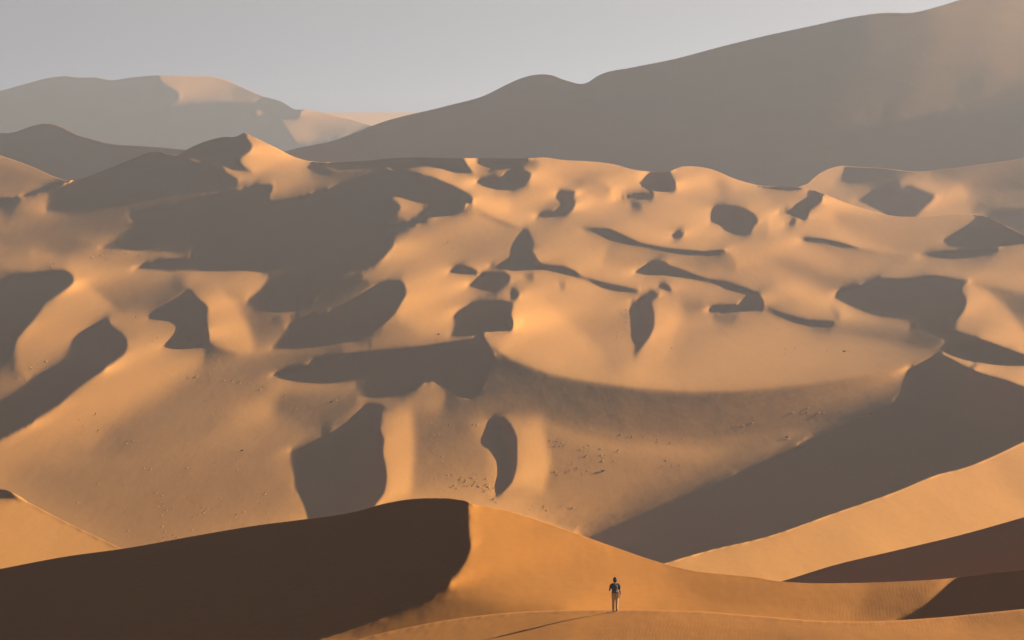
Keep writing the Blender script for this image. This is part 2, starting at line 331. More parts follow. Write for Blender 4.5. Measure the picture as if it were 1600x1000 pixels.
# ---------------------------------------------------------------- survey of the dunes
# All outlines are sight lines from the photographer's stand: (column, row) on a
# 1600 x 1000 plate.  The solver below turns them into real ground at real distances.
MID = dict(
 sil=[(-320,205),(-200,215),(-60,232),(0,243),(30,253),(58,264),(85,276),(106,282),(118,281),(160,267),(200,251),(245,237),(262,241),
  (278,242),(295,232),(310,225),(350,214),(370,213),(381,207),(390,211),(430,230),(460,245),(486,252),(500,253),(530,253),(575,251),(612,247),
  (650,246),(700,247),(760,247),(830,247),(850,246),(880,250),(920,252),(960,257),(990,265),(1015,268),(1045,268),(1062,261),(1085,260),
  (1110,264),(1150,280),(1190,290),(1215,291),(1262,295),(1330,320),(1400,338),(1430,339),(1520,335),(1530,336),(1600,368),(1700,412),(1900,480)],
 bottom=985, gain=1.5, u0=-220, u1=1800, floor=[(-320,985),(0,930),(150,890),(500,835),(620,812),(730,812),(800,824),(900,852),(1036,910),(1200,880),(1400,810),(1600,735),(1900,610)], D0=470, vref=880, r0=5.0,
 shadow=[
  [(-300,330),(-100,318),(0,310),(22,309),(45,302),(75,291),(110,281),(82,294),(37,307),(22,316),(15,324),(0,324),(-100,328)],
  [(89,294),(120,278),(160,262),(200,246),(245,232),(262,241),(285,246),(300,252),(322,256),(346,259),(355,271),(360,274),(372,281),(360,288),
   (340,297),(318,300),(283,305),(250,310),(212,317),(175,325),(140,330),(108,335),(92,332),(73,330),(74,320),(80,305)],
  [(276,240),(295,229),(310,221),(350,211),(370,209),(381,205),(386,217),(394,226),(392,234),(372,247),(372,252),(382,262),(396,268),
   (375,267),(362,266),(348,258),(322,255),(305,249),(288,245)],
  [(740,243),(790,243),(815,246),(826,250),(812,257),(792,262),(768,266),(745,257)],
  [(496,266),(515,268),(526,269),(505,273),(497,272)],
  [(500,249),(540,249),(575,247),(612,243),(650,242),(700,242),(725,250),(730,260),(738,268),(742,270),(712,271),(697,266),(675,261),(660,261),
   (632,266),(600,262),(540,266),(525,266),(510,259)],
  # the great lee slope
  [(632,266),(650,270),(675,276),(700,287),(725,299),(736,306),(739,312),(737,316),(727,318),(724,324),(717,330),(700,336),(677,339),(660,346),
   (640,355),(620,364),(607,371),(615,377),(614,385),(607,392),(600,402),(585,410),(570,420),(540,426),(525,435),(517,441),(505,448),(496,460),(482,480),
   (437,489),(400,486),(387,476),(388,466),(400,458),(406,455),(415,442),(422,433),(415,428),(400,424),(375,423),(350,424),(320,424),(300,423),(282,424),(267,424),(250,422),
   (207,420),(225,414),(250,407),(297,401),(275,396),(250,394),(212,393),(155,387),(190,376),(186,367),(200,355),(204,340),(202,330),(214,332),(252,325),(285,317),
   (322,306),(352,300),(375,297),(400,288),(425,287),(427,292),(420,305),(419,316),(450,311),(487,302),(525,290),(562,277),(597,263)],
  [(742,285),(755,280),(785,276),(790,270),(800,266),(812,264),(820,266),(830,272),(827,280),(820,286),(807,293),(800,297),(775,297),(757,292)],
  [(869,301),(875,299),(900,300),(892,307),(899,317),(895,327),(882,335),(866,340),(835,340),(845,334),(865,330),(877,322),(875,315),(868,310)],
  [(1000,283),(1010,272),(1025,264),(1045,264),(1050,277),(1056,288),(1055,296),(1045,300),(1015,299),(1002,291)],
  [(958,312),(990,304),(1018,299),(1022,303),(1018,312),(995,312)],
  [(1112,325),(1122,322),(1150,322),(1167,327),(1180,337),(1185,346),(1177,352),(1174,362),(1160,369),(1147,367),(1132,360),(1125,352),(1110,347),(1110,337)],
  [(1050,366),(1060,360),(1070,364),(1062,371),(1052,374)],
  [(907,357),(930,356),(952,358),(980,371),(1000,380),(1050,389),(1100,393),(1134,390),(1118,398),(1098,401),(1060,398),(1010,388),(975,381),(950,375),(935,367)],
  [(1248,372),(1262,371),(1287,373),(1312,379),(1345,388),(1312,387),(1287,380),(1257,378)],
  [(1436,398),(1475,393),(1530,390),(1562,387),(1548,396),(1520,403),(1485,405),(1456,402)],
  [(1193,480),(1225,491),(1262,501),(1306,503),(1290,511),(1268,511),(1240,504),(1212,492)],
  [(762,416),(782,410),(798,403),(797,392),(801,380),(810,366),(818,358),(826,361),(832,378),(830,392),(837,404),(845,414),(860,415),(882,417),(900,425),
   (910,433),(925,437),(950,444),(985,451),(1000,453),(985,457),(960,455),(940,450),(910,436),(880,428),(850,422),(820,422),(800,424),(780,422)],
  [(730,447),(742,437),(750,427),(770,426),(790,425),(797,431),(795,441),(782,449),(770,457),(745,451)],
  [(700,426),(710,416),(727,416),(740,421),(750,427),(735,429),(715,428)],
  [(708,495),(715,485),(735,475),(755,470),(785,469),(800,472),(802,479),(799,485),(797,493),(802,503),(801,513),(797,517),(775,518),(757,519),(754,527),
   (732,527),(703,527),(709,515),(711,507)],
  [(754,525),(730,529),(700,534),(662,541),(625,545),(575,550),(530,554),(490,562),(482,567),(487,570),(450,577),(425,586),(437,592),(462,597),(500,601),(525,600),
   (555,595),(559,607),(565,620),(600,624),(625,618),(650,606),(665,597),(675,594),(687,602),(705,612),(717,620),(737,622),(750,612),(762,587),(775,563),(760,535)],
  [(600,635),(593,655),(591,672),(599,685),(600,690),(596,700),(597,712),(602,730),(604,750),(600,770),(587,788),(565,800),(560,840),(490,840),(480,809),(477,797),(470,780),
   (460,762),(459,740),(455,725),(455,702),(485,690),(520,675),(542,660),(550,650),(570,633),(595,632)],
  [(750,687),(757,672),(762,658),(772,652),(788,655),(799,665),(806,682),(807,705),(806,730),(800,752),(788,765),(775,777),(772,760),(777,740),(775,720),(763,701),(752,697)],
  [(-330,430),(-200,432),(0,437),(30,428),(60,424),(80,421),(100,421),(110,426),(115,434),(115,442),(102,452),(87,462),(72,472),(62,487),(50,503),(35,517),(24,530),(21,545),
   (16,558),(0,570),(-200,600),(-330,620)],
  [(109,550),(111,535),(120,522),(135,512),(160,501),(168,499),(173,508),(180,514),(190,520),(197,532),(199,542),(195,552),(185,560),(160,577),(135,595),(115,612),(95,630),
   (62,650),(50,660),(0,686),(-150,765),(-330,830),(-330,740),(-150,690),(0,626),(25,612),(42,600),(50,588),(82,573),(107,564)],
  [(231,495),(235,487),(265,472),(282,462),(290,454),(300,456),(307,466),(320,474),(325,482),(321,492),(322,505),(326,525),(325,539),(300,545),(270,546),(252,542),
   (262,532),(272,522),(276,510),(265,502),(232,499)],
  [(425,545),(440,525),(450,507),(480,497),(515,487),(540,472),(562,460),(585,447),(600,441),(627,438),(634,450),(634,462),(625,476),(617,490),(600,505),(575,523),
   (550,533),(505,541),(462,546)],
  [(984,477),(1000,474),(1017,475),(1019,480),(1022,495),(1021,512),(1015,525),(1002,542),(991,555),(992,542),(986,527),(985,500),(983,485)],
  [(984,471),(1012,461),(1013,454),(1018,455),(1030,460),(1020,466),(1012,472),(997,472)],
  [(990,426),(1007,415),(1020,409),(1040,410),(1046,417),(1065,422),(1082,429),(1107,437),(1137,441),(1150,446),(1165,451),(1182,457),(1190,465),(1193,477),
   (1191,485),(1160,487),(1128,490),(1106,488),(1108,480),(1132,478),(1155,475),(1162,466),(1170,461),(1150,456),(1130,451),(1127,447),(1105,441),(1080,436),
   (1050,432),(1037,430),(1007,430)],
  [(1026,449),(1032,444),(1044,445),(1051,456),(1040,454)],
  [(797,452),(805,453),(812,461),(805,468),(797,470)],
  [(1304,461),(1307,456),(1320,451),(1347,445),(1370,434),(1390,435),(1407,436),(1425,434),(1445,430),(1465,430),(1487,434),(1512,439),(1504,446),(1502,455),
   (1509,466),(1510,475),(1505,487),(1495,497),(1477,515),(1500,520),(1525,527),(1550,536),(1575,545),(1600,554),(1680,585),(1650,580),(1600,572),(1575,572),
   (1550,570),(1525,566),(1505,562),(1490,557),(1470,549),(1466,545),(1477,537),(1475,530),(1465,525),(1445,517),(1420,513),(1425,509),(1436,509),(1434,505),(1425,500),(1400,497),(1375,495),
   (1350,487),(1325,477),(1305,466)],
  [(1470,552),(1480,557),(1500,568),(1535,583),(1570,593),(1600,604),(1700,640),(1900,720),(1900,1100),(1000,1100),(820,910.7),(850,870.7),(1395,630),(1405,612),(1410,595),(1418,574),(1440,566),(1462,555)],
  [(1215,332),(1232,327),(1250,316),(1265,310),(1265,302),(1260,296),(1272,297),(1284,305),(1284,314),(1275,320),(1264,327),(1262,340),(1255,345),(1242,338)],
  [(1225,350),(1245,344),(1237,352)],
  [(1474,375),(1482,369),(1500,359),(1522,345),(1526,333),(1545,340),(1570,350),(1600,362),(1700,408),(1740,430),(1700,412),(1600,380),(1562,386),(1500,389),(1482,384)],
  [(1185,286),(1215,287),(1255,293),(1240,297),(1215,297),(1195,294)],
 ],
 hole=[[(610,309),(620,307),(632,311),(650,316),(672,319),(665,327),(651,336),(650,342),(632,347),(615,352),(594,352),(607,342),(620,330),(627,325),(622,317),(612,312)]],
 # grazing-lit or softly shaded ground: (outline, cosine of sun incidence, softness)
 tone=[
  ([(899,286),(910,280),(930,282),(945,290),(956,300),(951,305),(940,309),(930,305),(912,296)],-.08,3),
  ([(815,429),(832,427),(834,436),(825,437)],-.03,2),([(872,442),(881,442),(883,451),(877,452)],-.03,2),([(983,316),(995,315),(1004,325),(1000,327),(986,325)],-.03,2),
  ([(325,539),(350,546),(372,551),(430,549),(480,553),(522,557),(470,572),(425,588),(380,600),(330,590),(320,560)],.17,8,[(320,537),(350,546),(372,551),(430,549),(480,553),(530,556),(540,700),(300,700)]),
  ([(117,436),(150,455),(190,487),(230,484),(270,468),(285,452),(270,430),(200,432),(150,430)],.3,8,[(117,434),(150,454),(192,489),(240,500),(330,440),(270,424),(180,424)]),
  ([(907,357),(952,358),(1000,380),(1050,389),(1100,393),(1132,390),(1150,420),(1100,425),(1040,405),(975,385)],.08,4,[(900,356),(952,357),(980,370),(1000,379),(1050,388),(1100,392),(1135,389),(1180,460),(1000,460),(900,380)]),
  ([(1250,373),(1287,374),(1330,384),(1380,395),(1440,402),(1400,410),(1340,402),(1290,388)],.15,3,[(1245,372),(1287,373),(1330,383),(1380,394),(1445,401),(1445,440),(1245,420)]),
  ([(1512,441),(1560,452),(1600,462),(1700,490),(1700,530),(1620,510),(1590,490),(1560,470)],.16,5,[(1505,438),(1560,450),(1600,460),(1720,492),(1720,600),(1540,520)]),
  ([(385,640),(470,622),(548,602),(552,616),(480,640),(400,655),(330,668)],.6,4),
  ([(300,700),(400,686),(500,668),(545,655),(520,674),(480,690),(400,705),(280,716),(180,716)],.55,5),
  ([(1248,372),(1287,371),(1312,377),(1332,384),(1312,386),(1287,381),(1257,380)],-.02,1),
  ([(-120,395),(0,393),(47,391),(50,394),(27,400),(0,402),(-120,403)],-.02,1),
  ([(100,711),(130,704),(155,695),(185,689),(214,685),(188,700),(150,707),(120,711)],.02,2),
  ([(427,290),(470,281),(530,270),(600,262),(562,277),(525,290),(487,302),(450,311),(420,316)],.13,3),
  ([(760,535),(800,564),(860,585),(920,597),(1000,607),(1080,612),(1160,610),(1240,602),(1330,590),(1418,575),(1395,630),(1260,690),(1100,700),(950,690),(860,660),(800,620)],.17,8,[(754,525),(760,533),(800,563),(860,584),(920,596),(1000,606),(1080,611),(1160,609),(1240,601),(1330,589),(1418,574),(1500,800),(1000,900),(700,800),(700,600)]),
  ([(830,660),(950,700),(1100,715),(1200,700),(1100,750),(960,800),(880,820),(820,790),(850,720)],.31,14),
  ([(1000,381),(1050,389),(1100,393),(1132,390),(1122,398),(1125,412),(1110,418),(1060,406),(1010,393),(975,381)],.08,3),
  ([(1440,397),(1475,394),(1545,390),(1552,394),(1545,399),(1525,404),(1475,405),(1452,403)],.0,3),
  ([(1110,498),(1116,492),(1148,490),(1152,496),(1143,501),(1125,503)],.0,5),
  ([(1312,380),(1360,392),(1400,398),(1430,404),(1400,404),(1350,398),(1310,386)],.15,3),
  ([(1195,482),(1225,492),(1262,502),(1300,504),(1297,516),(1275,516),(1240,507),(1205,491)],.1,3),
  ([(1292,478),(1303,480),(1312,488),(1310,499),(1300,503),(1307,492),(1300,484)],.02,3),
  ([(770,248),(830,248),(845,258),(830,268),(800,262),(765,268),(735,258)],.13,4),
  ([(500,253),(600,250),(640,262),(600,263),(540,267)],.1,3),
  ([(330,545),(400,552),(520,557),(470,570),(420,585),(380,590),(330,570)],.16,6),
  ([(280,630),(400,590),(430,600),(330,640),(250,670),(180,695),(150,690)],.12,12),
  ([(0,722),(100,712),(250,720),(400,720),(460,720),(480,810),(400,830),(200,860),(100,815),(30,777)],.34,24),
  ([(1392,628),(1200,716),(1000,800),(862,858),(835,845),(1000,765),(1200,680),(1370,605)],.26,8),
  ([(440,615),(560,605),(560,640),(500,665),(440,660),(420,640)],.27,10),
  ([(-100,425),(0,424),(60,424),(30,430),(0,438),(-100,438)],.1,3),
  ([(0,340),(100,322),(190,335),(195,355),(150,365),(60,372),(0,378)],.2,8),
  ([(100,372),(150,385),(200,393),(290,400),(250,407),(205,420),(150,410),(80,395),(0,388),(0,376)],.2,8),
  ([(175,325),(250,312),(320,300),(320,301),(250,318),(205,329),(180,330)],.16,3),
  ([(95,333),(140,333),(202,330),(203,350),(185,370),(120,360),(60,345)],.24,8),
  ([(150,440),(200,430),(275,428),(290,450),(235,485),(190,470)],.3,8),
  ([(1350,440),(1300,430),(1250,410),(1220,400),(1180,405),(1230,425),(1290,450)],.33,8),
  ([(1560,450),(1600,460),(1640,480),(1640,540),(1600,520),(1575,480)],.2,10),
  ([(1440,515),(1476,532),(1470,545),(1420,562),(1300,560),(1250,530),(1350,515)],.27,10),
  ([(640,640),(720,640),(755,690),(770,770),(640,775),(645,700)],.32,10),
  ([(700,612),(760,590),(830,600),(830,650),(790,645),(740,650),(690,650)],.14,10),
  ([(895,495),(975,480),(980,530),(930,540),(880,520)],.33,10),
  ([(1060,470),(1100,470),(1110,500),(1070,500)],.3,8),
  ([(1400,345),(1520,338),(1500,355),(1470,375),(1400,380),(1350,360),(1330,345)],.36,8),
  ([(0,250),(85,279),(100,285),(60,292),(0,290),(-80,280)],.3,6),
  ([(0,290),(40,285),(45,300),(20,308),(0,309),(-80,312)],.27,6),
  ([(880,262),(1000,270),(990,285),(900,275),(850,262)],.3,5),
  ([(1100,275),(1140,280),(1150,300),(1120,305)],.3,6),
 ],
 # incidence at places on the sunlit ground
 lit=[(60,470,.45),(150,460,.5),(60,540,.4),(150,620,.5),(230,520,.55),(220,600,.5),(330,430,.6),(390,440,.55),(360,500,.6),(300,600,.4),
  (700,360,.55),(650,390,.62),(560,440,.55),(700,300,.62),(690,275,.62),(780,320,.6),(780,380,.52),(680,470,.6),(650,520,.45),(560,545,.4),(450,240,.62),(400,275,.55),(430,260,.6),
  (860,300,.55),(930,330,.6),(1000,350,.6),(1100,350,.6),(1150,300,.48),(1080,280,.5),(1050,330,.58),(1250,370,.55),(1220,320,.45),(1350,340,.5),(1300,320,.58),
  (870,390,.58),(920,400,.5),(1000,410,.5),(1150,410,.45),(1100,450,.52),(1230,450,.5),(900,470,.5),(830,500,.62),(860,560,.62),(1000,580,.58),(1060,500,.58),(1200,560,.45),(1350,560,.42),(1200,520,.45),
  (1400,400,.42),(1550,420,.42),(1530,480,.48),(1400,420,.4),(1550,580,.62),(1560,520,.5),(620,660,.55),(615,730,.5),(620,770,.45),(840,690,.5),(835,740,.45),(500,610,.42),(350,650,.4),(200,660,.45),(300,690,.42),
  (100,420,.5),(60,400,.45),(200,425,.45),(1580,400,.4),(60,310,.45),(50,320,.5)],
 # facing slopes: (outline, run of depth per rise)
 slope=[([(790,545),(850,520),(1000,530),(1300,520),(1440,540),(1470,552),(1418,574),(1330,589),(1240,601),(1160,609),(1080,611),(1000,606),(920,596),(860,584),(800,563)],9.5),
  ([(756,526),(760,533),(800,563),(860,584),(920,596),(1000,606),(1080,611),(1160,609),(1240,601),(1330,589),(1418,574),(1470,552),(1535,583),(1600,604),(1700,640),(1700,720),(1600,690),(1400,640),(1250,670),(1100,690),(950,675),(860,650),(800,615)],1.9),
  ([(800,615),(860,650),(950,675),(1100,690),(1250,670),(1200,730),(1000,790),(880,800),(820,720)],4.0),
  ([(0,710),(460,720),(500,850),(200,880),(0,780)],8.0)],
 crease=[[(820,266),(860,280),(900,299),(935,312),(960,320)],[(745,325),(770,337),(800,350),(815,357)],[(640,380),(680,397),(715,416)],
  [(325,538),(350,546),(372,551),(430,549),(480,553),(525,556)],[(117,435),(150,455),(190,488)],[(907,356),(952,357),(980,370),(1000,380),(1050,388),(1100,392),(1132,390)],[(1250,373),(1287,374),(1330,384),(1380,395),(1440,402)],[(1512,440),(1560,451),(1600,461),(1700,490)],
  [(756,526),(760,533),(800,563),(860,584),(920,596),(1000,606),(1080,611),(1160,609),(1240,601),(1330,589),(1418,574),(1470,552)]],
 jump=[[(486,252),(500,258),(523,268)]],
 # faces of the dunes between the shadows: (outline, cosine of incidence, softness of the rim)
 facet=[
  ([(18,322),(37,310),(88,294),(78,308),(73,330),(40,328)],.40,2),
  ([(0,355),(50,345),(110,338),(140,340),(120,352),(60,360),(0,375),(-100,375),(-100,360)],.13,4),
  ([(0,402),(30,399),(52,393),(75,398),(98,408),(75,415),(50,424),(20,420),(0,415),(-100,412)],.40,3),
  ([(100,415),(180,423),(270,424),(262,430),(190,429),(120,426)],.38,2),
  ([(383,208),(430,229),(500,260),(522,267),(495,272),(440,285),(420,287),(400,285),(375,283),(358,272),(350,262),(396,268),(382,262),(372,250),(394,232)],.47,2),
  ([(640,266),(672,261),(700,266),(730,278),(760,300),(800,330),(830,350),(800,352),(760,340),(740,325),(739,312),(725,299),(700,287),(675,276)],.47,3),
  ([(724,324),(745,326),(770,338),(800,351),(815,358),(800,358),(770,347),(745,337),(720,331)],.17,2),
  ([(620,366),(677,341),(717,331),(760,347),(800,362),(798,390),(760,395),(700,385),(650,378),(616,378)],.34,4),
  ([(614,385),(625,378),(660,393),(700,412),(690,425),(640,430),(560,435),(525,438),(545,426),(572,420),(600,402)],.45,3),
  ([(820,268),(900,300),(950,318),(1000,345),(1060,375),(1130,388),(1100,391),(1050,386),(1000,377),(960,357),(930,352),(905,330),(900,318),(892,306),(870,298),(830,285)],.46,3),
  ([(835,262),(870,275),(905,297),(935,310),(955,308),(930,282),(890,272),(850,262)],.22,3),
  ([(1000,305),(1060,305),(1110,325),(1110,350),(1130,362),(1080,350),(1040,340),(1010,335),(1005,325)],.42,5),
  ([(790,300),(868,303),(874,322),(840,333),(800,330)],.28,5),
  ([(1062,262),(1110,268),(1180,292),(1210,320),(1180,335),(1150,318),(1112,320),(1060,300)],.37,6),
  ([(1105,273),(1130,278),(1146,300),(1125,305)],.25,5),
  ([(800,333),(870,341),(900,336),(960,357),(910,356),(870,360),(840,360),(830,352)],.44,3),
  ([(840,365),(905,360),(950,382),(960,410),(900,412),(845,405),(836,385)],.36,5),
  ([(950,384),(1000,392),(1045,408),(1010,412),(985,424),(940,412)],.24,5),
  ([(1270,297),(1330,320),(1400,338),(1360,338),(1320,330),(1290,322),(1284,312)],.50,2),
  ([(1300,330),(1400,340),(1520,337),(1500,355),(1475,372),(1490,388),(1430,388),(1380,380),(1340,365),(1310,350)],.28,6),
  ([(1200,340),(1255,347),(1300,352),(1340,375),(1400,392),(1440,402),(1380,394),(1330,383),(1290,372),(1250,371),(1220,375),(1200,370)],.45,3),
  ([(1250,381),(1330,389),(1440,405),(1560,412),(1600,410),(1600,430),(1500,428),(1400,420),(1300,402)],.28,6),
  ([(117,440),(150,458),(185,488),(165,498),(135,511),(112,530),(108,560),(70,575),(40,590),(25,575),(25,535),(50,505),(65,485),(88,463)],.39,3),
  ([(122,432),(170,425),(265,428),(290,452),(262,472),(232,487),(196,490),(160,460)],.24,4),
  ([(285,425),(320,424),(400,425),(420,432),(405,455),(385,460),(340,452),(310,440)],.46,3),
  ([(310,463),(345,455),(370,480),(390,520),(395,550),(372,551),(330,540),(325,500),(325,482)],.46,3),
  ([(345,452),(385,462),(388,476),(437,490),(450,505),(425,545),(402,548),(392,520),(375,480)],.24,4),
  ([(185,488),(220,495),(250,540),(300,548),(320,560),(270,590),(220,620),(130,665),(60,700),(0,720),(0,690),(60,655),(100,630),(140,597),(190,560),(200,545),(190,520)],.38,10),
  ([(320,565),(420,590),(420,605),(330,630),(240,660),(170,690),(150,685),(220,640),(290,600)],.2,12),
  ([(500,445),(530,439),(600,440),(585,446),(540,470),(510,485),(480,492),(497,460)],.24,3),
  ([(634,440),(680,438),(730,450),(770,458),(740,472),(712,485),(707,500),(705,520),(660,520),(620,500),(635,462)],.43,4),
  ([(802,475),(830,470),(890,490),(950,550),(900,560),(870,582),(830,572),(800,552),(765,530),(800,518)],.48,5),
  ([(850,468),(980,470),(985,500),(992,545),(960,570),(930,540),(880,500)],.33,8),
  ([(1025,470),(1060,500),(1040,560),(1000,590),(960,575),(1000,545),(1022,515)],.46,6),
  ([(1080,510),(1200,520),(1400,540),(1460,552),(1330,586),(1160,606),(1060,606),(1040,580)],.35,8),
  ([(1200,440),(1240,440),(1290,465),(1340,485),(1400,500),(1436,507),(1390,508),(1320,500),(1300,480),(1250,470)],.45,4),
  ([(1512,445),(1540,455),(1570,480),(1600,520),(1600,550),(1540,530),(1480,515),(1505,490),(1511,470)],.42,4),
  ([(1470,550),(1500,562),(1550,572),(1600,575),(1650,590),(1650,620),(1600,602),(1535,582),(1500,567)],.50,2),
  ([(1300,430),(1370,433),(1440,428),(1520,437),(1600,455),(1600,425),(1450,420),(1350,415)],.36,3),
  ([(605,650),(640,640),(645,700),(640,770),(605,775),(604,740),(598,700)],.42,5),
  ([(812,670),(845,660),(858,720),(850,770),(815,765),(810,730)],.38,6),
 ],
)
RIGHT_LIT = dict(
 sil=[(880,930),(960,905),(1036,881),(1100,862),(1200,838),(1300,803),(1400,768),(1470,740),(1500,733),(1540,718),(1600,690),(1700,645),(1900,560)],
 bottom=1010, D0=330, vref=905, r0=5.0, u0=880, shadow=[],
 tone=[([(1540,700),(1600,720),(1640,800),(1590,790),(1560,740)],.46,12)],
 lit=[(1100,890,.5),(1250,850,.53),(1400,810,.56),(1500,760,.56),(1600,740,.56),(1450,840,.52),(1300,880,.5),(1750,760,.5)])
RIGHT_DARK = dict(
 sil=[(1130,931),(1222,908),(1300,884),(1400,860),(1500,836),(1600,808),(1700,778),(1900,715)],
 bottom=1010, D0=232, vref=908, r0=5.0, u0=1130, alldark=True, shadow=[[(1000,600),(2000,600),(2000,1100),(1000,1100)]], lit=[(1400,880,.1)])
LEFT_LIT = dict(
 sil=[(-320,715),(-200,735),(-60,758),(0,764),(15,767),(27,775),(60,793),(100,814),(150,838),(200,862),(300,900),(420,960)],
 bottom=1010, D0=350, vref=880, r0=5.0, u1=420,
 shadow=[[(-330,700),(-200,725),(0,758),(15,763),(27,776),(15,779),(0,778),(-100,772),(-330,760)]],
 lit=[(60,830,.5),(-100,830,.48),(150,850,.46),(20,790,.5)])
NEAR = dict(
 sil=[(-320,960),(-200,930),(0,889),(100,870),(200,856),(300,838),(400,821),(500,808),(560,798),(600,787),(640,780),(680,778),(715,780),(728,783),(737,787),
  (760,791),(800,800),(888,829),(960,855),(1035,880),(1080,891),(1140,898),(1180,902),(1215,908),(1260,911),(1330,911),(1400,909),(1480,904),(1550,895),(1600,890),(1700,878),(1900,850)],
 bottom=1080, D0=163, vref=955, r0=4.6,
 shadow=[[(-330,700),(500,700),(715,770),(727,782),(731,787),(729,791),(733,795),(730,800),(734,806),(731,811),(733,818),(730,823),(734,829),(731,834),(735,839),(728,843),(734,846),(735,856),(732,866),(727,880),(716,896),(700,912),(684,924),(672,934),(650,944),(620,956),(560,980),(500,1000),(430,1090),(-330,1090)],
  [(1400,968),(1425,956),(1448,942),(1466,926),(1480,912),(1500,898),(1530,880),(1900,820),(1900,1090),(1380,1090)]],
 tone=[([(660,938),(700,930),(780,945),(880,953),(880,1010),(500,1010),(560,980),(620,958)],.14,9),
   ([(1040,885),(1130,900),(1260,912),(1420,912),(1400,965),(1250,968),(1130,955),(1050,920)],.24,18),
   ([(1360,912),(1480,906),(1440,945),(1400,968),(1330,968)],.15,14)],
 lit=[(760,820,.52),(850,860,.48),(960,890,.44),(760,900,.43),(850,930,.45),(960,940,.48),(1050,930,.40),(720,930,.36)])
FRONT = dict(
 sil=[(-320,1240),(200,1110),(450,1032),(555,1001),(640,981),(700,970),(760,962),(820,957),(880,955),(961,954),(1040,955),(1100,957),(1150,961),(1200,965),(1245,969),(1290,972),(1340,973),(1390,972),
  (1440,969),(1480,966),(1540,960),(1600,954),(1700,942),(1900,915)],
 bottom=1290, D0=158, vref=955, r0=7.5, shadow=[[(-330,1000),(300,1030),(480,1050),(560,1100),(600,1300),(-330,1300)]], alldark=False,
 tone=[([(560,1000),(700,975),(850,962),(900,975),(900,1020),(500,1050)],.22,10),([(900,970),(1100,975),(1300,988),(1620,985),(1700,1040),(900,1040)],.26,8),
  ([(1480,970),(1620,955),(1700,945),(1750,985),(1520,984)],.1,10)],
 lit=[(1100,963,.42),(1300,980,.42),(960,960,.36),(700,1100,.3),(1200,1100,.3)])
BACK_RIGHT = dict(
 sil=[(330,275),(400,250),(458,233),(520,220),(600,190),(700,165),(760,148),(790,133),(815,122),(835,117),(860,117),(880,124),(893,128),(905,131),(915,130),(935,118),(990,105),(1050,93),
  (1130,72),(1200,55),(1270,40),(1330,27),(1380,20),(1430,19),(1470,9),(1500,0),(1560,-14),(1650,-35),(1900,-90)],
 bottom=350, D0=1300, vref=290, r0=2.6, u0=330, len=(3., 6., 2.), crease=[[(1240,218),(1300,208),(1400,191),(1500,166),(1600,131),(1700,96)]], shadow=[],
 tone=[([(1215,222),(1300,208),(1400,191),(1500,166),(1600,131),(1700,96),(1900,40),(1900,360),(1100,360),(1100,240)],-.12,3,[(1000,230),(1215,222),(1300,208),(1400,191),(1500,166),(1600,131),(1700,96),(1900,40),(1900,400),(1000,400)]),
   ([(1420,262),(1500,232),(1600,205),(1700,190),(1700,250),(1600,262),(1480,268)],.02,10)],
 lit=[(400,260,-.1),(600,210,-.1),(600,240,-.1),(800,180,-.1),(800,230,-.1),(1000,130,-.1),(1000,230,-.1),(1150,130,-.1),(1150,230,-.1),(1200,80,-.09),(1250,130,-.06),(1230,190,-.06),(1300,60,-.06),
  (1300,150,.03),(1350,150,.06),(1350,100,.01),(1400,60,.03),(1400,120,.07),(1500,100,.12),(1590,60,.16),(1590,110,.2),(1450,150,.14),(1380,185,.14),(1300,200,.1),(1420,35,.04),(1500,30,.1),(1700,40,.2),(1850,-20,.2)])
BASIN = dict(
 sil=[(1150,312),(1200,300),(1240,294),(1262,287),(1275,275),(1300,262),(1316,259),(1330,260),(1380,263),(1430,268),(1480,264),(1540,256),(1600,248),(1700,240),(1900,228)],
 bottom=440, D0=1010, vref=368, r0=5.0, u0=1150, gain=1.3, len=(2., 3., 1.),
 shadow=[[(1336,313),(1360,302),(1390,290),(1400,287),(1420,290),(1440,297),(1462,307),(1445,322),(1425,338),(1395,341),(1365,326)],
  [(1535,338),(1560,332),(1600,328),(1700,320),(1700,400),(1600,368)]],
 hole=[[(1391,297),(1397,292),(1408,290),(1422,294),(1406,298),(1394,299)]],
 tone=[([(1330,258),(1480,255),(1600,240),(1900,220),(1900,290),(1700,300),(1600,304),(1530,300),(1500,290),(1455,280),(1400,285),(1370,292),(1320,289)],-.02,4),
  ([(1320,258),(1400,256),(1400,285),(1330,288),(1300,287),(1318,272)],-.06,2),
  ([(1513,325),(1530,319),(1550,314),(1600,310),(1690,304),(1690,311),(1600,316),(1560,317),(1540,325),(1525,330)],-.05,2),
  ([(1478,306),(1487,296),(1500,294),(1514,302),(1510,309)],.55,2),
  ([(1400,282),(1430,274),(1456,270),(1450,275),(1420,281),(1370,300),(1340,311),(1345,304)],.4,2)],
 lit=[(1290,275,.6),(1500,305,.3),(1480,325,.55),(1580,322,.42),(1300,300,.3),(1330,305,.35),(1560,305,.2),(1400,294,.6),(1750,310,.3)])
BACK_LEFT = dict(
 sil=[(-320,255),(-200,232),(-80,214),(0,208),(20,207),(50,197),(75,193),(88,195),(120,210),(150,219),(170,224),(220,228),(260,231),(300,235),(340,240),(420,256),(520,290)],
 bottom=380, D0=1450, vref=280, r0=3.0, u1=520, alldark=True,
 shadow=[[(-400,100),(600,100),(600,400),(-400,400)]], lit=[(0,300,.1)])
